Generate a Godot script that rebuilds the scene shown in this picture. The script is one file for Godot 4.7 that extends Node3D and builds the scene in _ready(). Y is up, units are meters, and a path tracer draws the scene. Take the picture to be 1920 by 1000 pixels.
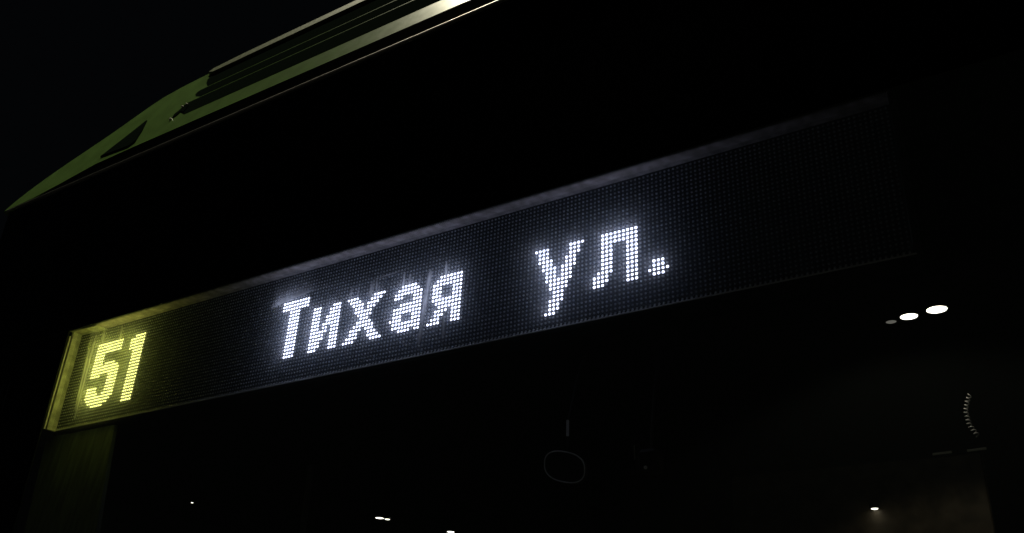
extends Node3D
# A bus at night, seen from the kerb below: its lit destination sign behind the windscreen.
# Lengths on the bus front are counted in LED pitches: column c to the right, row r downward, z forward
# from the face of the sign; W() turns them into metres.

const P := 0.0066
const Y0 := 2.524
const LED_LIGHT := 0.000006
var used := {}
var M := {}
var rng := RandomNumberGenerator.new()


func W(c: float, r: float, z: float) -> Vector3:
	return Vector3((c - 31.5) * P, Y0 - r * P, z * P)


# ------------------------------------------------------------------ naming and tagging
func numbered(called: String) -> String:
	if not used.has(called):
		used[called] = 0
		return called
	used[called] += 1
	return "%s_%03d" % [called, used[called]]


func origin_of(n: Node) -> Vector3:
	var v := Vector3.ZERO
	while n != self and n is Node3D:
		v += (n as Node3D).position
		n = n.get_parent()
	return v


func tag(o: Node, label: String, category: String, group := "") -> void:
	o.set_meta("label", label)
	o.set_meta("category", category)
	if group != "":
		o.set_meta("group", group)


func thing(called: String, label: String, category: String, at: Vector3, group := "") -> Node3D:
	var o := Node3D.new()
	o.name = numbered(called)
	add_child(o)
	o.position = at
	tag(o, label, category, group)
	return o


func obj(called: String, st: SurfaceTool, m: Material, parent: Node = null) -> MeshInstance3D:
	var o := MeshInstance3D.new()
	o.mesh = st.commit()
	o.material_override = m
	if parent == null:
		o.name = numbered(called)
		add_child(o)
	else:
		o.name = called
		o.position = -origin_of(parent)
		parent.add_child(o, true)
	return o


# ------------------------------------------------------------------ shapes
func mb() -> SurfaceTool:
	var st := SurfaceTool.new()
	st.begin(Mesh.PRIMITIVE_TRIANGLES)
	return st


func tri(st: SurfaceTool, a: Vector3, b: Vector3, c: Vector3, n: Vector3) -> void:
	var g := (b - a).cross(c - a)
	st.set_normal(n)
	st.add_vertex(a)
	if g.dot(n) > 0.0:
		st.set_normal(n)
		st.add_vertex(c)
		st.set_normal(n)
		st.add_vertex(b)
	else:
		st.set_normal(n)
		st.add_vertex(b)
		st.set_normal(n)
		st.add_vertex(c)


func quad(st: SurfaceTool, a: Vector3, b: Vector3, c: Vector3, d: Vector3, out: Vector3) -> void:
	var n := (c - a).cross(d - b).normalized()
	if n.dot(out) < 0.0:
		n = -n
	tri(st, a, b, c, n)
	tri(st, a, c, d, n)


# a box with chamfered edges, lo and hi in metres
func box(st: SurfaceTool, lo: Vector3, hi: Vector3, ch := 0.0) -> void:
	var a := Vector3(minf(lo.x, hi.x), minf(lo.y, hi.y), minf(lo.z, hi.z))
	var b := Vector3(maxf(lo.x, hi.x), maxf(lo.y, hi.y), maxf(lo.z, hi.z))
	var mid := (a + b) / 2.0
	var h := (b - a) / 2.0
	ch = minf(ch, minf(h.x, minf(h.y, h.z)) * 0.9)
	for ax in 3:
		var u := (ax + 1) % 3
		var v := (ax + 2) % 3
		for s in [-1.0, 1.0]:
			var q := []
			for k in [[-1, -1], [1, -1], [1, 1], [-1, 1]]:
				var p := Vector3.ZERO
				p[ax] = s * h[ax]
				p[u] = k[0] * (h[u] - ch)
				p[v] = k[1] * (h[v] - ch)
				q.append(mid + p)
			var n := Vector3.ZERO
			n[ax] = s
			quad(st, q[0], q[1], q[2], q[3], n)
			if ch > 0.0:
				for s2 in [-1.0, 1.0]:
					var e := []
					for k in [[0, -1], [0, 1], [1, 1], [1, -1]]:
						var p := Vector3.ZERO
						p[ax] = s * (h[ax] if k[0] == 0 else h[ax] - ch)
						p[u] = s2 * (h[u] - ch if k[0] == 0 else h[u])
						p[v] = k[1] * (h[v] - ch)
						e.append(mid + p)
					var n2 := Vector3.ZERO
					n2[ax] = s
					n2[u] = s2
					quad(st, e[0], e[1], e[2], e[3], n2)
	if ch > 0.0:
		for sx in [-1.0, 1.0]:
			for sy in [-1.0, 1.0]:
				for sz in [-1.0, 1.0]:
					var s3 := Vector3(sx, sy, sz)
					tri(st, mid + s3 * Vector3(h.x, h.y - ch, h.z - ch), mid + s3 * Vector3(h.x - ch, h.y, h.z - ch), mid + s3 * Vector3(h.x - ch, h.y - ch, h.z), s3.normalized())


func boxc(st: SurfaceTool, c0: float, r0: float, z0: float, c1: float, r1: float, z1: float, ch := 0.0) -> void:
	box(st, W(c0, r0, z0), W(c1, r1, z1), ch * P)


# an outline (2D, in pitches) on a plane: p = o + u*x + v*y, with thickness t towards -n
func slab(st: SurfaceTool, outline: PackedVector2Array, o: Vector3, u: Vector3, v: Vector3, n: Vector3, front: float, t: float, bevel := 0.0) -> void:
	var inner := outline
	if bevel > 0.0:
		var off := Geometry2D.offset_polygon(outline, -bevel, Geometry2D.JOIN_MITER)
		if off.size() > 0 and off[0].size() == outline.size():
			# line the shrunk outline up with the full one
			var best := 0
			var bd := 1e9
			for k in outline.size():
				var dd: float = off[0][k].distance_to(outline[0])
				if dd < bd:
					bd = dd
					best = k
			inner = PackedVector2Array()
			for k in outline.size():
				inner.append(off[0][(best + k) % outline.size()])
		else:
			bevel = 0.0
	var at := func(p: Vector2, d: float) -> Vector3: return o + u * p.x + v * p.y + n * d
	var ids := Geometry2D.triangulate_polygon(inner)
	for k in range(0, ids.size(), 3):
		tri(st, at.call(inner[ids[k]], front), at.call(inner[ids[k + 1]], front), at.call(inner[ids[k + 2]], front), n)
	ids = Geometry2D.triangulate_polygon(outline)
	for k in range(0, ids.size(), 3):
		tri(st, at.call(outline[ids[k]], front - t), at.call(outline[ids[k + 1]], front - t), at.call(outline[ids[k + 2]], front - t), -n)
	var mid := Vector2.ZERO
	for p in outline:
		mid += p
	mid /= outline.size()
	var cw := Geometry2D.is_polygon_clockwise(outline)
	for k in outline.size():
		var a := outline[k]
		var b := outline[(k + 1) % outline.size()]
		var side := (b - a).orthogonal().normalized() * (1.0 if cw else -1.0)
		# Godot's clockwise test has y down: settle the side by a small probe
		if Geometry2D.is_point_in_polygon((a + b) / 2.0 + side * 0.01, outline):
			side = -side
		var w3 := u * side.x + v * side.y
		quad(st, at.call(a, front - bevel), at.call(b, front - bevel), at.call(b, front - t), at.call(a, front - t), w3)
		if bevel > 0.0:
			var ia := inner[k]
			var ib := inner[(k + 1) % outline.size()]
			quad(st, at.call(a, front - bevel), at.call(b, front - bevel), at.call(ib, front), at.call(ia, front), w3 + n)


func tube(st: SurfaceTool, pts: PackedVector3Array, r: float, sides := 8, closed := false) -> void:
	var rings := []
	var count := pts.size()
	for k in count:
		var t: Vector3
		if closed:
			t = (pts[(k + 1) % count] - pts[(k - 1 + count) % count]).normalized()
		else:
			t = (pts[mini(k + 1, count - 1)] - pts[maxi(k - 1, 0)]).normalized()
		var ref := Vector3.UP if absf(t.y) < 0.9 else Vector3.RIGHT
		if rings.size() > 0:
			ref = rings[-1][1]
		var s := t.cross(ref).cross(t).normalized()
		var s2 := t.cross(s)
		var ring := []
		for j in sides:
			var an := TAU * j / sides
			ring.append(s * cos(an) + s2 * sin(an))
		rings.append([ring, s])
	var last := count if closed else count - 1
	for k in last:
		var k2 := (k + 1) % count
		for j in sides:
			var j2 := (j + 1) % sides
			var v := [[k, j], [k, j2], [k2, j2], [k2, j]]
			var p := []
			var n := []
			for e in v:
				n.append(rings[e[0]][0][e[1]])
				p.append(pts[e[0]] + rings[e[0]][0][e[1]] * r)
			var order := [0, 1, 2, 0, 2, 3]
			if ((p[1] - p[0]) as Vector3).cross(p[2] - p[0]).dot(n[0]) > 0.0:
				order = [0, 2, 1, 0, 3, 2]
			for i in order:
				st.set_normal(n[i])
				st.add_vertex(p[i])
	if not closed:
		for e in [0, count - 1]:
			var out: Vector3 = (pts[0] - pts[1]) if e == 0 else (pts[count - 1] - pts[count - 2])
			for j in range(1, sides - 1):
				tri(st, pts[e] + rings[e][0][0] * r, pts[e] + rings[e][0][j] * r, pts[e] + rings[e][0][j + 1] * r, out.normalized())


# a turned shape: profile of (radius, height) round an axis
func lathe(st: SurfaceTool, o: Vector3, axis: Vector3, profile: Array, sides := 20) -> void:
	var ref := Vector3.RIGHT if absf(axis.x) < 0.9 else Vector3.UP
	var s := axis.cross(ref).normalized()
	var s2 := axis.cross(s)
	for k in profile.size() - 1:
		var a: Vector2 = profile[k]
		var b: Vector2 = profile[k + 1]
		var slope := Vector2(b.y - a.y, -(b.x - a.x)).normalized()
		for j in sides:
			var d0 := s * cos(TAU * j / sides) + s2 * sin(TAU * j / sides)
			var d1 := s * cos(TAU * (j + 1) / sides) + s2 * sin(TAU * (j + 1) / sides)
			var out := (d0 + d1).normalized() * slope.x + axis * slope.y
			var p := [o + d0 * a.x + axis * a.y, o + d1 * a.x + axis * a.y, o + d1 * b.x + axis * b.y, o + d0 * b.x + axis * b.y]
			if a.x < 1e-7:
				tri(st, p[0], p[2], p[3], out)
			elif b.x < 1e-7:
				tri(st, p[0], p[1], p[2], out)
			else:
				quad(st, p[0], p[1], p[2], p[3], out)


# the lens of one LED, smooth shaded
func dome(st: SurfaceTool, o: Vector3, r: float, h: float, sides := 10) -> void:
	var rim := [[1.0, 0.0], [0.78, 0.62], [0.0, 1.0]]
	for k in 2:
		for j in sides:
			var q := []
			for e in [[k, j], [k, j + 1], [k + 1, j + 1], [k + 1, j]]:
				var an: float = TAU * e[1] / sides
				var d := Vector3(cos(an) * rim[e[0]][0], sin(an) * rim[e[0]][0], rim[e[0]][1])
				q.append([o + Vector3(d.x * r, d.y * r, d.z * h), d.normalized()])
			for i in ([0, 2, 1] if k == 1 else [0, 2, 1, 0, 3, 2]):
				st.set_normal(q[i][1])
				st.add_vertex(q[i][0])


# ------------------------------------------------------------------ materials
func mat(called: String, linear_rgb: Color, rough: float, metal := 0.0, spec := 0.5) -> StandardMaterial3D:
	var m := StandardMaterial3D.new()
	m.resource_name = called
	m.albedo_color = linear_rgb.linear_to_srgb()
	m.roughness = rough
	m.metallic = metal
	m.metallic_specular = spec
	M[called] = m
	return m


func glow(called: String, c: Color, strength: float) -> StandardMaterial3D:
	var m := mat(called, Color(0.6, 0.6, 0.6), 0.4)
	m.emission_enabled = true
	m.emission = c.linear_to_srgb()
	m.emission_energy_multiplier = strength
	return m


func noise_tex(seed_: int, freq: float, lo: Color, hi: Color, octaves := 4, side := 512) -> NoiseTexture2D:
	var n := FastNoiseLite.new()
	n.seed = seed_
	n.frequency = freq
	n.fractal_octaves = octaves
	var t := NoiseTexture2D.new()
	t.width = side
	t.height = side
	t.seamless = true
	t.noise = n
	var g := Gradient.new()
	g.set_color(0, lo)
	g.set_color(1, hi)
	t.color_ramp = g
	return t


func weathered(m: StandardMaterial3D, seed_: int, freq: float, scale_: float, low: float) -> void:
	m.albedo_texture = noise_tex(seed_, freq, Color(low, low, low * 0.97), Color(1, 1, 1))
	m.roughness_texture = noise_tex(seed_ + 7, freq * 2.0, Color(0.6, 0.6, 0.6), Color(1, 1, 1))
	m.uv1_triplanar = true
	m.uv1_world_triplanar = true
	m.uv1_scale = Vector3.ONE * scale_


func make_materials() -> void:
	mat("frit", Color(0.004, 0.004, 0.0045), 0.22, 0.0, 0.4)
	mat("sign_board", Color(0.007, 0.009, 0.013), 0.7, 0.0, 0.2)
	weathered(M.sign_board, 3, 0.02, 6.0, 0.7)
	var led := mat("unlit_led", Color(0.62, 0.64, 0.67), 0.35)
	led.vertex_color_use_as_albedo = true
	glow("white_led", Color(0.7, 0.75, 1.0), 5.0)
	glow("yellow_led", Color(1.0, 1.0, 0.26), 4.6)
	mat("housing", Color(0.64, 0.58, 0.61), 0.6)
	weathered(M.housing, 11, 0.015, 5.0, 0.6)
	mat("housing_side", Color(0.8, 0.8, 0.7), 0.55)
	weathered(M.housing_side, 12, 0.015, 5.0, 0.65)
	mat("rim", Color(0.75, 0.75, 0.78), 0.5)
	mat("bead", Color(0.7, 0.7, 0.62), 0.3)
	mat("green_paint", Color(0.085, 0.16, 0.04), 0.32, 0.0, 0.38)
	weathered(M.green_paint, 21, 0.01, 3.0, 0.8)
	M.green_paint.roughness_texture = noise_tex(28, 0.02, Color(0.85, 0.85, 0.85), Color(1, 1, 1))
	mat("lip_paint", Color(0.15, 0.19, 0.1), 0.55)
	weathered(M.lip_paint, 22, 0.03, 4.0, 0.6)
	mat("black_plastic", Color(0.005, 0.008, 0.006), 0.95, 0.0, 0.0)
	mat("rubber", Color(0.012, 0.012, 0.011), 0.6, 0.0, 0.3)
	mat("bright_trim", Color(0.5, 0.5, 0.5), 0.35, 1.0)
	mat("dark_trim", Color(0.01, 0.01, 0.01), 0.6, 0.0, 0.3)
	mat("pillar", Color(0.2, 0.25, 0.19), 0.7)
	weathered(M.pillar, 31, 0.012, 4.0, 0.65)
	M.pillar.uv1_scale = Vector3(9.0, 1.2, 9.0)
	mat("cabin", Color(0.01, 0.01, 0.011), 0.8, 0.0, 0.2)
	mat("partition", Color(0.075, 0.06, 0.04), 0.7, 0.0, 0.3)
	weathered(M.partition, 41, 0.02, 3.0, 0.6)
	mat("chrome", Color(0.65, 0.65, 0.65), 0.25, 1.0)
	mat("cord", Color(0.2, 0.2, 0.2), 0.35)
	mat("mirror_back", Color(0.012, 0.012, 0.012), 0.5)
	mat("asphalt", Color(0.05, 0.05, 0.05), 0.9)
	weathered(M.asphalt, 51, 0.05, 1.0, 0.5)
	glow("lamp_lens", Color(1.0, 0.97, 0.82), 6.0)
	glow("dim_lens", Color(1.0, 0.97, 0.85), 0.12)
	glow("street_lens", Color(1.0, 0.95, 0.75), 12.0)
	mat("lamp_metal", Color(0.25, 0.25, 0.25), 0.5, 0.6)
	var g := StandardMaterial3D.new()
	g.resource_name = "clear_glass"
	g.transparency = BaseMaterial3D.TRANSPARENCY_ALPHA
	g.albedo_color = Color(0.9, 0.95, 0.93, 0.06)
	g.roughness = 0.03
	g.metallic_specular = 0.5
	M.glass = g


# ------------------------------------------------------------------ the letters, row by row
func glyphs() -> Array:
	# name, first column, first row, colour, bitmap
	return [
		["lit_letter", 0, 0, "w", ["##########", "##########", "##########", "...####", "...####", "...####", "...####", "...####", "...####", "...####", "...####", "...####", "...####", "...####", "...####", "...####", "...####"]],
		["lit_letter", 12, 4, "w", ["###....###", "###...####", "###...####", "###..#####", "###..#####", "###.######", "###.##.###", "######.###", "#####..###", "#####..###", "####...###", "####...###", "###....###"]],
		["lit_letter", 24, 4, "w", ["####.....####", ".####...####", "..####.####", "...###.###", "...######", "....#####", ".....###", "....#####", "...#######", "..####.###", "..###...###", ".####...####", "####.....####"]],
		["lit_letter", 39, 4, "w", ["...#####", "..#######", ".#########", ".###...###", ".......###", "...#######", ".#########", ".#########", ".###...###", "####...###", ".#########", ".#########", "...####.##"]],
		["lit_letter", 51, 4, "w", ["...#######", "..########", ".#########", ".###...###", ".###...###", ".###...###", ".#########", "..########", "...#######", "..####.###", "..###..###", ".###...###", "####...###"]],
		["lit_letter", 81, 4, "w", ["####.....####", ".###.....###", ".###.....###", ".####...###", "..###...###", "..####.####", "...###.###", "...###.###", "...#######", "....#####", "....#####", ".....###", ".....###", "....####", "....###", "....###", "...###"]],
		["lit_letter", 96, 4, "w", ["..#########", "..#########", "..#########", "..###...###", "..###...###", "..###...###", "..###...###", "..###...###", "..###...###", ".####...###", "####....###", "####....###", "###.....###"]],
		["lit_full_stop", 109, 13, "w", [".###", ".###", "#####", ".###"]],
		["lit_digit", -84, -3, "y", ["#############", "#############", "#############", "#############", "#####", "#####", "#####", "#####.#####", "#############", "##############", "##############", "#####....#####", ".........#####", ".........#####", ".........#####", "#####....#####", "#####....#####", "######..######", "##############", ".############", "..##########", "....######"]],
		["lit_digit", -67, -3, "y", ["..#####", "#######", "#######", "#######", "#######", "..#####", "..#####", "..#####", "..#####", "..#####", "..#####", "..#####", "..#####", "..#####", "..#####", "..#####", "..#####", "..#####", "..#####", "..#####", "..#####", "..#####"]],
	]


func destination_sign() -> void:
	var sign_ := thing("destination_sign", "LED destination sign with yellow 51 and white lettering behind the windscreen", "led sign", W(31.5, 24.2, -5.0))
	var st := mb()
	boxc(st, -96.6, -9.6, -6.0, 160.6, 24.4, -0.02, 0.15)
	obj("back_board", st, M.sign_board, sign_)
	# lit characters
	var lit := {}
	for g in glyphs():
		var s := mb()
		var yellow: bool = g[3] == "y"
		var cells := {}
		for r in g[4].size():
			var line: String = g[4][r]
			for c in line.length():
				if line[c] == "#":
					var cc: int = g[1] + c
					var rr: int = g[2] + r
					lit[Vector2i(cc, rr)] = true
					dome(s, W(cc, rr, 0.02), (0.31 if yellow else 0.335) * rng.randf_range(0.9, 1.06) * P, 0.26 * P)
					var cell := Vector2i(c / 5, r / 5)
					if not cells.has(cell):
						cells[cell] = []
					cells[cell].append(Vector2(cc, rr))
		var o := obj(g[0], s, M.yellow_led if yellow else M.white_led, sign_)
		o.set_meta("kind", "stuff")
		for h in cells.values():
			var mid := Vector2.ZERO
			for p in h:
				mid += p
			mid /= h.size()
			var l := OmniLight3D.new()
			l.name = "led_light"
			l.light_color = Color(0.95, 1.0, 0.08).linear_to_srgb() if yellow else Color(0.62, 0.72, 1.0).linear_to_srgb()
			l.light_energy = LED_LIGHT * h.size() * (2.0 if yellow else 1.1)
			l.light_size = 0.01
			l.omni_range = 3.0
			l.omni_attenuation = 2.0
			l.shadow_enabled = true
			sign_.add_child(l, true)
			l.position = W(mid.x, mid.y, 3.0) - sign_.position
	# every unlit diode of the 256 by 32 matrix
	var d := mb()
	dome(d, Vector3.ZERO, 0.26 * P, 0.24 * P, 8)
	var mm := MultiMesh.new()
	mm.transform_format = MultiMesh.TRANSFORM_3D
	mm.use_colors = true
	mm.mesh = d.commit()
	var spots := []
	for c in range(-96, 160):
		for r in range(-8, 24):
			if not lit.has(Vector2i(c, r)):
				spots.append(Vector2(c, r))
	mm.instance_count = spots.size()
	for k in spots.size():
		mm.set_instance_transform(k, Transform3D(Basis(), W(spots[k].x, spots[k].y, 0.0)))
		var t := rng.randf_range(0.45, 1.0)
		mm.set_instance_color(k, Color(t, t, t * rng.randf_range(0.92, 1.04)))
	var grid := MultiMeshInstance3D.new()
	grid.multimesh = mm
	grid.name = "unlit_diodes"
	grid.material_override = M.unlit_led
	grid.set_meta("kind", "stuff")
	sign_.add_child(grid, true)
	grid.position = -sign_.position
	# the hazy plastic sheet in front of the diodes
	st = mb()
	boxc(st, -95.5, -8.55, 1.45, 160.1, 23.45, 1.6)
	var sheet := StandardMaterial3D.new()
	sheet.resource_name = "hazy_sheet"
	sheet.transparency = BaseMaterial3D.TRANSPARENCY_ALPHA
	sheet.albedo_color = Color(0.74, 0.84, 1.0, 0.1)
	sheet.roughness = 1.0
	sheet.metallic_specular = 0.0
	sheet.backlight_enabled = true
	sheet.backlight = Color(1, 1, 1)
	obj("cover_sheet", st, sheet, sign_)
	# the shallow box round the board: cover above in two pieces that meet in a seam, cheeks, rim below
	st = mb()
	boxc(st, -82.5, -9.5, 0.0, 161.2, -8.62, 4.1, 0.12)
	obj("top_cover", st, M.housing, sign_)
	st = mb()
	slab(st, PackedVector2Array([Vector2(-96.6, 8.9), Vector2(-83.4, 8.15), Vector2(-82.0, 8.3), Vector2(-82.0, 8.5), Vector2(-96.6, 9.6)]), W(0, 0, 0), Vector3(P, 0, 0), Vector3(0, P, 0), Vector3(0, 0, P), 3.9, 3.85)
	obj("corner_cover", st, M.housing_side, sign_)
	st = mb()
	boxc(st, -96.7, -9.0, 0.0, -95.6, 23.9, 3.1, 0.12)
	obj("side_cover", st, M.housing_side, sign_)
	st = mb()
	boxc(st, 160.2, -9.6, 0.0, 161.2, 24.0, 4.1, 0.12)
	obj("side_cover", st, M.mirror_back, sign_)
	st = mb()
	boxc(st, -95.6, 23.5, 0.0, 160.2, 23.72, 0.4, 0.05)
	var rim := obj("bottom_rim", st, M.rim, sign_)
	var teeth := mb()
	for c in range(-95, 160):
		boxc(teeth, c - 0.18, 23.3, 0.0, c + 0.18, 23.54, 0.42)
	var t2 := obj("rim_teeth", teeth, M.rim, rim)
	t2.set_meta("kind", "stuff")


# grime on the outside of the windscreen: soft film, wiped edges and runs
func dirt_material() -> StandardMaterial3D:
	var c0 := -95.0
	var c1 := 161.0
	var r0 := -8.6
	var r1 := 31.4
	var w := 1280
	var h := 200
	var k := w / (c1 - c0)
	var a := PackedFloat32Array()
	a.resize(w * h)
	var n1 := FastNoiseLite.new()
	n1.seed = 5
	n1.frequency = 0.012
	n1.fractal_octaves = 4
	var n2 := FastNoiseLite.new()
	n2.seed = 9
	n2.frequency = 0.09
	for y in h:
		for x in w:
			var base := 0.03 + 0.02 * n1.get_noise_2d(x, y * 0.45) + 0.014 * n2.get_noise_2d(x * 2.2, y * 0.12)
			var c := c0 + x / k
			var r := r0 + y / k
			# the corner by the route number is much dirtier, as far as a wiped edge
			var yel := smoothstep(-82.8 + (r + 1.0) * 0.1, -81.6 + (r + 1.0) * 0.1, c) * (1.0 - smoothstep(-59.0, -46.0, c))
			base += yel * (0.16 + 0.08 * n1.get_noise_2d(x * 3.0, y))
			# a smear above the first letter that ends in a sharp wiped edge
			var edge := 3.15 - 0.14 * c if c < 14.0 else 1.19
			if c > -2.0 and c < 26.0:
				var up := edge - r
				if up > 0.0:
					base += 0.5 * exp(-up / 2.2) * smoothstep(-0.5, 3.0, c) * (1.0 - smoothstep(12.0, 18.0, c)) * (1.0 + 0.4 * n2.get_noise_2d(x, y))
					base += 0.45 * exp(-up / 0.25) * smoothstep(-0.2, 0.6, c) * (1.0 - smoothstep(20.0, 26.0, c))
			a[y * w + x] = base
	# runs and scratches: column, row, column, row, width, strength
	var runs := [[46.1, 3.0, 46.2, 8.5, 0.3, 0.08], [48.0, 3.7, 48.2, 8.0, 0.25, 0.07], [54.3, 4.6, 53.7, 9.5, 0.55, 0.09], [53.7, 9.5, 53.1, 16.8, 0.6, 0.09], [53.1, 16.8, 52.7, 24.0, 0.5, 0.06], [58.9, 3.2, 59.1, 7.5, 0.35, 0.08], [59.2, 15.5, 59.8, 23.5, 0.4, 0.06], [35.9, 3.2, 35.9, 7.5, 0.4, 0.08], [37.3, 2.6, 37.8, 7.5, 0.25, 0.07], [29.1, 3.0, 29.3, 7.0, 0.25, 0.06], [31.4, 3.4, 31.5, 6.5, 0.2, 0.05], [-79.4, -4.0, -79.0, 23.0, 0.3, 0.09], [-81.0, 0.0, -80.2, 20.0, 0.5, 0.06], [36.0, 2.6, 45.7, 2.2, 0.14, 0.06], [-66.5, -4.6, -65.8, 0.4, 0.4, 0.05], [-75.5, -5.0, -74.8, -1.0, 0.6, 0.04], [-52.3, 12.9, -51.1, 19.6, 0.25, 0.04], [-49.6, 3.3, -48.5, 16.8, 0.2, 0.03], [51.5, 4.5, 51.2, 8.0, 0.2, 0.04]]
	for q in runs:
		var pa := Vector2((q[0] - c0) * k, (q[1] - r0) * k)
		var pb := Vector2((q[2] - c0) * k, (q[3] - r0) * k)
		var reach: float = q[4] * k * 2.5
		var lo := Vector2i(int(minf(pa.x, pb.x) - reach), int(minf(pa.y, pb.y) - reach))
		var hi := Vector2i(int(maxf(pa.x, pb.x) + reach), int(maxf(pa.y, pb.y) + reach))
		for y in range(maxi(lo.y, 0), mini(hi.y, h)):
			for x in range(maxi(lo.x, 0), mini(hi.x, w)):
				var pt := Vector2(x, y)
				var near := Geometry2D.get_closest_point_to_segment(pt, pa, pb)
				var along := near.distance_to(pa) / maxf(pa.distance_to(pb), 0.01)
				var dist: float = pt.distance_to(near) / (q[4] * k)
				a[y * w + x] += 9.0 * q[5] * exp(-dist * dist) * (0.35 + 0.65 * sin(PI * clampf(along, 0.04, 0.96)))
	var im := Image.create(w, h, false, Image.FORMAT_RGBA8)
	for y in h:
		for x in w:
			# fades out towards the lower edge of the film
			var al := clampf(a[y * w + x], 0.0, 0.8) * (1.0 - smoothstep(float(h) - 34.0, float(h) - 16.0, float(y)))
			im.set_pixel(x, y, Color(0.9, 0.9, 0.92, al))
	var m := StandardMaterial3D.new()
	m.resource_name = "grime"
	m.transparency = BaseMaterial3D.TRANSPARENCY_ALPHA
	m.albedo_texture = ImageTexture.create_from_image(im)
	m.albedo_color = Color(1, 1, 1, 1)
	m.roughness = 1.0
	m.metallic_specular = 0.0
	m.backlight_enabled = true
	m.backlight = Color(1.0, 1.0, 1.0)
	return m


func bus() -> void:
	var b := thing("city_bus", "front of a green city bus with black windscreen surround, seen from below at night", "bus", Vector3.ZERO)
	# windscreen: glass, the black printed border round it, dots along the border's lower edge, grime
	var st := mb()
	boxc(st, -95.9, -8.7, 4.4, 192.0, 128.0, 4.7)
	var glass := obj("windscreen", st, M.glass, b)
	st = mb()
	boxc(st, -163.0, -72.0, 4.3, 226.0, -8.7, 4.75, 0.2)
	boxc(st, -163.0, -8.7, 4.3, -95.9, 128.0, 4.75, 0.2)
	boxc(st, 192.0, -8.7, 4.3, 226.0, 128.0, 4.75, 0.2)
	obj("black_border", st, M.frit, glass)
	st = mb()
	for c in range(-190, 326):
		var x := c * 0.5
		for row in 2:
			var rad: float = [0.2, 0.12][row]
			var o := W(x + (0.25 if row == 1 else 0.0), -8.62 + row * 0.42, 4.34)
			for j in 6:
				tri(st, o, o + Vector3(cos(TAU * j / 6), sin(TAU * j / 6), 0) * rad * P, o + Vector3(cos(TAU * (j + 1) / 6), sin(TAU * (j + 1) / 6), 0) * rad * P, Vector3(0, 0, 1))
	var dots := obj("border_dots", st, M.frit, glass)
	dots.set_meta("kind", "stuff")
	st = mb()
	var q := [W(-95.0, -8.6, 4.86), W(161.0, -8.6, 4.86), W(161.0, 31.4, 4.86), W(-95.0, 31.4, 4.86)]
	var uv := [Vector2(0, 0), Vector2(1, 0), Vector2(1, 1), Vector2(0, 1)]
	for i in [0, 1, 2, 0, 2, 3]:
		st.set_normal(Vector3(0, 0, 1))
		st.set_uv(uv[i])
		st.add_vertex(q[i])
	var film := obj("grime_film", st, dirt_material(), glass)
	film.set_meta("kind", "stuff")
	# the pale bead where the glass meets the left surround
	st = mb()
	var pts := PackedVector3Array()
	for k in 13:
		var r := -7.0 + 31.0 * k / 12.0
		pts.append(W(-95.55 + 0.12 * sin(k * 1.3) * 0.4, r, 4.0))
	tube(st, pts, 0.26 * P, 6)
	obj("glass_bead", st, M.bead, b)
	# the roof cap: a shaped green moulding above the windscreen that leans back
	var lean := deg_to_rad(20.0)
	var o := W(0, -73.4, 4.5)
	var u := Vector3(P, 0, 0)
	var v := Vector3(0, cos(lean), -sin(lean)) * P
	var n := Vector3(0, sin(lean), cos(lean)) * P
	var outline := PackedVector2Array()
	for e in [[-169, 0.6], [-166, 6.0], [-161.6, 10.6], [-153.7, 16.6], [-144.8, 22.0], [-135.4, 26.8], [-125.3, 32.3], [-116.7, 38.0], [-109.7, 42.6], [-103.9, 45.4], [-94.7, 47.2], [-85.7, 48.0], [-70, 48.8], [-40, 49.2], [0, 49.0], [60, 49.0], [145, 48.8], [162, 47.5], [172, 43], [190, 31], [212, 16], [222, 9.0], [230, 0.6]]:
		outline.append(Vector2(e[0], e[1]))
	# lower edge: straight on the right, tapering to a point on the left
	for e in [[220, 7.6], [60, 6.4], [0, 5.8], [-54, 6.0], [-92, 6.6], [-112, 5.6], [-131, 4.6], [-150, 1.6]]:
		outline.append(Vector2(e[0], e[1]))
	outline.remove_at(22)
	st = mb()
	slab(st, outline, o, u, v, n, 0.0, 30.0, 0.25)
	var cap := obj("roof_cap", st, M.green_paint, b)
	# three stepped black louvres and the pale lip above them
	var bands := [[-79.0, 18.4, 27.9], [-76.3, 28.7, 34.8], [-76.0, 35.6, 44.4]]
	for k in 3:
		st = mb()
		var e: Array = bands[k]
		var x: float = e[0]
		var lo: float = e[1]
		var hi: float = e[2]
		slab(st, PackedVector2Array([Vector2(x + 6.5 - k, lo), Vector2(x + 1.6, (lo + hi) / 2.0 - 1.0), Vector2(x, hi - 2.0), Vector2(x + 0.4, hi - 0.6), Vector2(x + 1.4, hi), Vector2(150, hi), Vector2(150, lo)]), o, u, v, n, 0.1, 0.5, 0.05)
		obj("louvre", st, M.black_plastic, cap)
	st = mb()
	slab(st, PackedVector2Array([Vector2(-74.0, 24.4), Vector2(-78.0, 25.6), Vector2(-78.9, 23.6), Vector2(-80.4, 22.2), Vector2(-79.6, 19.6), Vector2(-77.6, 20.4), Vector2(-76.8, 22.2), Vector2(-74.0, 20.4)]), o, u, v, n, 0.3, 0.6)
	obj("torn_edge", st, M.black_plastic, cap)
	st = mb()
	slab(st, PackedVector2Array([Vector2(-78, 46.8), Vector2(-74, 45.2), Vector2(150, 45.0), Vector2(150, 49.6), Vector2(-60, 49.7), Vector2(-76, 48.8)]), o, u, v, n, 1.0, 2.0, 0.3)
	obj("roof_lip", st, M.lip_paint, cap)
	st = mb()
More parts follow.
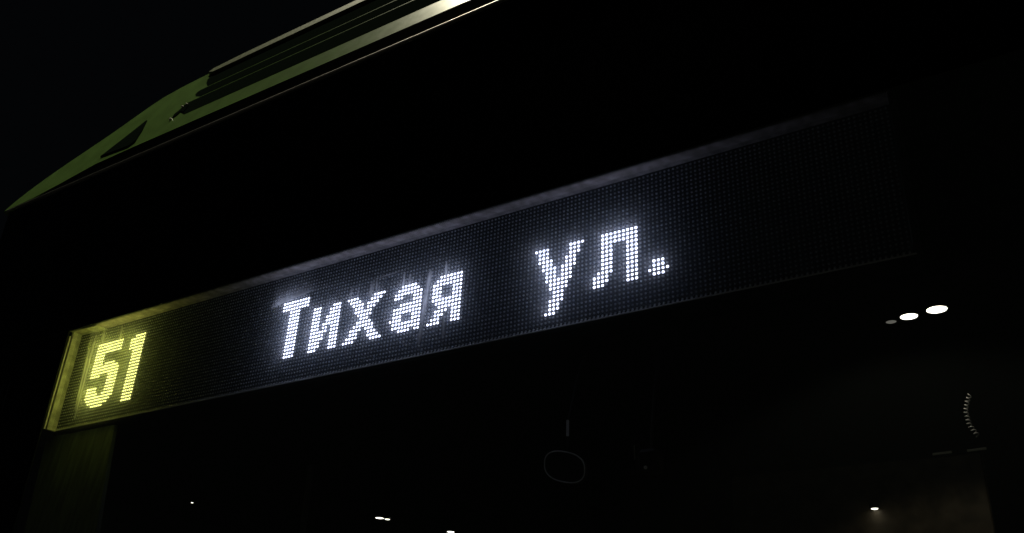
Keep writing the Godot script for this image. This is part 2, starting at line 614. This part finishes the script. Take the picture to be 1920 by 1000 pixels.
	slab(st, PackedVector2Array([Vector2(-100.6, 28.2), Vector2(-104.6, 23.8), Vector2(-110.3, 18.1), Vector2(-116.0, 12.6), Vector2(-97.7, 10.9), Vector2(-95.3, 12.6), Vector2(-97.2, 20.0)]), o, u, v, n, 0.5, 0.9, 0.15)
	obj("corner_inlay", st, M.black_plastic, cap)
	for e in [[-78.6, 26.0, 0.55], [-76.6, 26.6, 0.5], [-80.4, 19.2, 0.6]]:
		st = mb()
		lathe(st, o + u * e[0] + v * e[1], n.normalized(), [Vector2(e[2] * P, 0), Vector2(e[2] * 0.8 * P, 0.5 * P), Vector2(0, 0.7 * P)], 8)
		obj("bolt", st, M.bead, cap)
	# the seal under the cap and the bright trim rod along the top of the glass
	st = mb()
	slab(st, PackedVector2Array([Vector2(-167.0, 73.1), Vector2(-150.0, 74.9), Vector2(-131.0, 77.4), Vector2(-112.0, 79.3), Vector2(-90.0, 79.6), Vector2(228.0, 79.6), Vector2(228.0, 73.0)]), W(0, 0, 0), Vector3(P, 0, 0), Vector3(0, P, 0), Vector3(0, 0, P), 3.6, 11.0, 0.3)
	obj("rubber_seal", st, M.rubber, b)
	st = mb()
	pts = PackedVector3Array()
	for k in 41:
		pts.append(W(-165.5 + 393.0 * k / 40.0, -73.1, 4.6))
	tube(st, pts, 0.42 * P, 10)
	obj("trim_rod", st, M.bright_trim, b)
	# corners, sides, roof, lower front
	for s in [-1, 1]:
		var x0: float = -163.0 if s < 0 else 226.0
		st = mb()
		var ring := PackedVector2Array([Vector2(0, 4.3), Vector2(3.4 * s, 2.6), Vector2(5.0 * s, -1.0), Vector2(5.0 * s, -40.0), Vector2(2.0 * s, -40.0), Vector2(0, -2.0)])
		slab(st, ring, W(x0, 0, 0), Vector3(P, 0, 0), Vector3(0, 0, P), Vector3(0, P, 0), 72.0, 330.0)
		obj("corner_pillar", st, M.frit, b)
		st = mb()
		boxc(st, x0 + 2.0 * s, -72.0, -40.0, x0 + 5.0 * s, 330.0, -700.0, 0.5)
		obj("side_wall", st, M.green_paint, b)
	st = mb()
	boxc(st, -168.0, -112.0, -44.0, 231.0, -74.0, -700.0, 2.0)
	obj("roof_panel", st, M.green_paint, b)
	st = mb()
	boxc(st, -163.0, 128.0, -4.0, 226.0, 330.0, 4.7, 1.0)
	obj("front_panel", st, M.green_paint, b)
	st = mb()
	boxc(st, -160.0, 26.0, -700.0, 225.0, 30.0, -703.0)
	boxc(st, -160.0, 30.0, -700.0, 225.0, 330.0, -703.0)
	obj("rear_bulkhead", st, M.cabin, b)
	st = mb()
	boxc(st, -160.0, 22.4, -700.0, 225.0, 25.2, -6.4)
	obj("cab_ceiling", st, M.cabin, b)
	st = mb()
	boxc(st, -160.0, 300.0, -700.0, 225.0, 304.0, -4.2)
	obj("cab_floor", st, M.cabin, b)
	# trim panel below the sign at the left, catching the yellow light
	st = mb()
	var a := [W(-101.5, 24.9, -0.9), W(-66.8, 25.0, -0.9), W(-59.5, 60.0, 1.2), W(-95.5, 60.0, 1.2)]
	quad(st, a[0], a[1], a[2], a[3], Vector3(0, 0, 1))
	var back := Vector3(0, 0, -1.2 * P)
	quad(st, a[0] + back, a[1] + back, a[2] + back, a[3] + back, Vector3(0, 0, -1))
	for k in 4:
		var k2 := (k + 1) % 4
		quad(st, a[k], a[k2], a[k2] + back, a[k] + back, (a[k] + a[k2]) / 2.0 - (a[0] + a[2]) / 2.0)
	obj("pillar_cover", st, M.pillar, b)
	# thin upright strips on the left corner
	for e in [[-121.65, 4.9, 15.5], [-125.6, 5.0, 9.4]]:
		st = mb()
		tube(st, PackedVector3Array([W(e[0], e[1], 5.3), W(e[0], (e[1] + e[2]) / 2.0, 5.4), W(e[0], e[2], 5.3)]), 0.13 * P, 6)
		obj("corner_strip", st, M.chrome, b)
	# grab pole and driver's partition with its rails
	st = mb()
	tube(st, PackedVector3Array([W(-43.3, 25.2, -60), W(-42.8, 60.0, -60), W(-42.8, 300.0, -60)]), 1.0 * P, 12)
	obj("grab_pole", st, M.cord, b)
	st = mb()
	boxc(st, 101.5, 43.2, -62.0, 157.5, 300.0, -60.0, 0.3)
	var part := obj("driver_partition", st, M.partition, b)
	for e in [[148.0, 151.9], [155.0, 158.8]]:
		st = mb()
		tube(st, PackedVector3Array([W(e[0], 42.75, -59.6), W((e[0] + e[1]) / 2.0, 42.7, -59.6), W(e[1], 42.65, -59.6)]), 0.28 * P, 8)
		obj("rail_end", st, M.bead, part)
	st = mb()
	tube(st, PackedVector3Array([W(102.0, 43.0, -61.0), W(130.0, 42.9, -61.0), W(157.0, 42.8, -61.0)]), 0.3 * P, 8)
	obj("top_rail", st, M.dark_trim, part)


func ceiling_lamp(c: float, z: float, r: float, lit: bool, label: String) -> void:
	var t := thing("ceiling_lamp", label, "ceiling lamp", W(c, 25.2, z), "round lamps in the bus ceiling")
	var st := mb()
	lathe(st, W(c, 25.2, z), Vector3.DOWN, [Vector2(r * 1.3 * P, 0), Vector2(r * 1.28 * P, 0.25 * P), Vector2(r * 1.05 * P, 0.4 * P), Vector2(r * P, 0.3 * P)], 24)
	obj("lamp_ring", st, M.dark_trim, t)
	st = mb()
	lathe(st, W(c, 25.2, z), Vector3.DOWN, [Vector2(r * P, 0.26 * P), Vector2(r * 0.6 * P, 0.42 * P), Vector2(0, 0.48 * P)], 24)
	obj("lamp_lens", st, M.lamp_lens if lit else M.dim_lens, t)
	if lit:
		var l := SpotLight3D.new()
		l.name = "lamp_light"
		l.light_color = Color(1.0, 0.97, 0.85)
		l.light_energy = 0.002 * r * r
		l.light_size = r * P * 0.5
		l.spot_range = 6.0
		l.spot_angle = 62.0
		l.spot_angle_attenuation = 0.25
		l.spot_attenuation = 2.0
		l.shadow_enabled = true
		t.add_child(l)
		l.rotation = Vector3(-PI / 2, 0, 0)
		l.position = W(c, 25.2 + 1.0 + maxf(r * 0.5, 1.5), z) - t.position


func cabin_things() -> void:
	ceiling_lamp(158.9, -21.4, 1.85, true, "larger bright round ceiling lamp at the right behind the windscreen")
	ceiling_lamp(153.6, -22.4, 1.6, true, "bright round ceiling lamp just left of the largest one")
	ceiling_lamp(150.0, -23.5, 1.0, false, "small unlit ceiling lamp left of the two bright ones")
	ceiling_lamp(-76.3, -133.8, 1.7, true, "small bright ceiling lamp far back at bottom centre left")
	ceiling_lamp(-74.7, -136.8, 1.1, true, "smaller lamp touching the bright one at bottom centre left")
	ceiling_lamp(-65.0, -167.5, 1.6, true, "small lamp cut by the bottom edge of the picture")
	ceiling_lamp(-130.6, -83.0, 0.55, true, "tiny faint ceiling lamp low at the left beside the pillar cover")
	# lamp on the partition
	var t := thing("reading_lamp", "small bright oval lamp on the dark brown partition at lower right", "lamp", W(134.5, 54.0, -60.0))
	var st := mb()
	lathe(st, W(134.5, 53.3, -58.9), Vector3.DOWN, [Vector2(0, -0.7 * P), Vector2(1.0 * P, -0.6 * P), Vector2(1.0 * P, 0.3 * P), Vector2(0.75 * P, 0.4 * P)], 18)
	obj("lamp_ring", st, M.dark_trim, t)
	st = mb()
	lathe(st, W(134.5, 53.3, -58.9), Vector3.DOWN, [Vector2(0.75 * P, 0.36 * P), Vector2(0.5 * P, 0.5 * P), Vector2(0, 0.55 * P)], 18)
	obj("lamp_lens", st, M.lamp_lens, t)
	var l := OmniLight3D.new()
	l.light_color = Color(1.0, 0.97, 0.85)
	l.light_energy = 0.00004
	l.light_size = 0.01
	l.omni_range = 3.0
	l.omni_attenuation = 2.0
	l.shadow_enabled = true
	t.add_child(l)
	l.position = W(134.5, 55.8, -57.5) - t.position
	# small rounded mirror on a stem
	var m := thing("interior_mirror", "small dark rounded mirror on a thin stem hanging behind the windscreen", "mirror", W(90.4, 58.0, 1.5))
	var rim := PackedVector3Array()
	var glass_pts := PackedVector2Array()
	for k in 48:
		var an := TAU * k / 48.0
		var x := cos(an)
		var y := sin(an)
		var cx := signf(x) * pow(absf(x), 0.8) * 4.6
		var cy := signf(y) * pow(absf(y), 0.8) * 3.0
		rim.append(W(90.4 + cx, 54.5 - cy + cx * 0.25, 1.5))
		glass_pts.append(Vector2(90.4 + cx, -(54.5 - cy + cx * 0.25)))
	st = mb()
	slab(st, glass_pts, W(0, 0, 0), Vector3(P, 0, 0), Vector3(0, P, 0), Vector3(0, 0, P), 1.4, 1.2)
	obj("mirror_shell", st, M.mirror_back, m)
	st = mb()
	tube(st, rim, 0.13 * P, 8, true)
	obj("mirror_rim", st, M.rim, m)
	st = mb()
	tube(st, PackedVector3Array([W(90.6, 25.2, -7.0), W(90.7, 36.0, -2.0), W(90.8, 45.0, 1.0), W(90.9, 51.6, 1.2)]), 0.2 * P, 8)
	obj("mirror_stem", st, M.dark_trim, m)
	st = mb()
	tube(st, PackedVector3Array([W(90.8, 45.0, 1.2), W(90.85, 46.6, 1.25), W(90.9, 48.3, 1.3)]), 0.3 * P, 8)
	obj("stem_sleeve", st, M.rim, m)
	# little fitting right of the mirror
	var f := thing("hanging_fitting", "small dark fitting with one bright speck right of the rounded mirror", "fitting", W(107.5, 57.2, 1.5))
	st = mb()
	boxc(st, 105.9, 52.6, -2.5, 110.2, 57.2, 1.3, 0.8)
	obj("fitting_case", st, M.dark_trim, f)
	st = mb()
	tube(st, PackedVector3Array([W(105.6, 51.9, 1.3), W(105.65, 53.3, 1.4), W(105.7, 54.7, 1.3)]), 0.13 * P, 6)
	obj("edge_clip", st, M.cord, f)
	st = mb()
	lathe(st, W(107.9, 56.4, 1.3), Vector3(0, 0, 1), [Vector2(0.36 * P, 0), Vector2(0.3 * P, 0.3 * P), Vector2(0, 0.42 * P)], 10)
	obj("screw_head", st, M.rim, f)
	st = mb()
	tube(st, PackedVector3Array([W(108.0, 25.2, -7.5), W(108.0, 40.0, -3.0), W(108.0, 53.0, -1.0)]), 0.3 * P, 8)
	obj("fitting_stem", st, M.dark_trim, f)
	# coiled cord
	var cord := Curve3D.new()
	cord.bake_interval = 0.002
	for e in [[160.9, 40.2], [160.2, 41.6], [159.7, 43.3], [159.9, 46.0], [161.0, 48.3]]:
		cord.add_point(W(e[0], e[1], -30.0))
	var pts := PackedVector3Array()
	var total := cord.get_baked_length()
	var steps := 190
	for k in steps + 1:
		var s := total * k / steps
		var c := cord.sample_baked(s)
		var d := (cord.sample_baked(minf(s + 0.004, total)) - cord.sample_baked(maxf(s - 0.004, 0.0))).normalized()
		var e1 := d.cross(Vector3(0, 0, 1)).normalized()
		var an := TAU * 12.0 * k / steps
		pts.append(c + (e1 * cos(an) + Vector3(0, 0, 1) * sin(an)) * 0.36 * P)
	st = mb()
	tube(st, pts, 0.12 * P, 6)
	var cc := obj("coiled_cord", st, M.cord)
	tag(cc, "thin coiled cord hanging at the right behind the windscreen above the partition", "cord")


func street_lamp() -> void:
	var head := W(-212.0, -702.0, -4.0)
	var t := thing("street_lamp", "tall street lamp above the left side of the bus", "street lamp", Vector3(-4.6, 0.0, -0.6))
	var st := mb()
	lathe(st, Vector3(-4.6, 0.0, -0.6), Vector3.UP, [Vector2(0.16, 0.0), Vector2(0.15, 0.35), Vector2(0.09, 0.4), Vector2(0.05, 7.3), Vector2(0.0, 7.32)], 16)
	obj("pole", st, M.lamp_metal, t)
	st = mb()
	tube(st, PackedVector3Array([Vector3(-4.6, 7.1, -0.6), Vector3(-4.2, 7.35, -0.5), Vector3(-3.0, 7.45, -0.2), head + Vector3(-0.25, 0.09, -0.02)]), 0.035, 10)
	obj("arm", st, M.lamp_metal, t)
	st = mb()
	box(st, head + Vector3(-0.35, 0.03, -0.14), head + Vector3(0.3, 0.15, 0.14), 0.04)
	obj("lamp_head", st, M.lamp_metal, t)
	st = mb()
	box(st, head + Vector3(-0.25, 0.0, -0.1), head + Vector3(0.25, 0.035, 0.1), 0.015)
	obj("lamp_lens", st, M.street_lens, t)
	var l := SpotLight3D.new()
	l.name = "lamp_light"
	l.light_color = Color(1.0, 0.97, 0.84)
	l.light_energy = 16.0
	l.light_size = 0.12
	l.spot_range = 20.0
	l.spot_angle = 70.0
	l.spot_angle_attenuation = 0.5
	l.spot_attenuation = 2.0
	l.shadow_enabled = true
	t.add_child(l)
	l.position = head + Vector3(0, -0.16, 0) - t.position
	l.rotation = Vector3(-PI / 2, 0, 0)


func _ready() -> void:
	rng.seed = 51
	# camera: fitted to the grid of diodes in the photograph
	var cam := Camera3D.new()
	cam.name = "camera"
	cam.fov = 31.99
	cam.near = 0.02
	cam.far = 400.0
	add_child(cam)
	var right := Vector3(0.83690237, 0.04686342, -0.54534231)
	var down := Vector3(-0.21070271, -0.89196556, -0.40000226)
	var fwd := Vector3(-0.50517203, 0.44966795, -0.73661384)
	cam.transform = Transform3D(Basis(right, -down, -fwd), W(182.5129, 102.0978, 157.6177))
	cam.current = true
	# night sky
	var env := Environment.new()
	env.background_mode = Environment.BG_SKY
	var sky := Sky.new()
	var sm := ProceduralSkyMaterial.new()
	sm.sky_top_color = Color(0.012, 0.015, 0.019)
	sm.sky_horizon_color = Color(0.016, 0.018, 0.021)
	sm.ground_bottom_color = Color(0.008, 0.008, 0.008)
	sm.ground_horizon_color = Color(0.02, 0.02, 0.022)
	sm.sun_angle_max = 0.0
	sky.sky_material = sm
	env.sky = sky
	env.tonemap_mode = Environment.TONE_MAPPER_LINEAR
	env.tonemap_exposure = 1.0
	env.sdfgi_enabled = true
	env.ssao_enabled = true
	env.ssil_enabled = true
	var we := WorldEnvironment.new()
	we.environment = env
	add_child(we)

	make_materials()
	# ground
	var st := mb()
	quad(st, Vector3(-200, 0, -200), Vector3(200, 0, -200), Vector3(200, 0, 200), Vector3(-200, 0, 200), Vector3.UP)
	var road := obj("road", st, M.asphalt)
	road.set_meta("kind", "structure")
	bus()
	destination_sign()
	cabin_things()
	street_lamp()
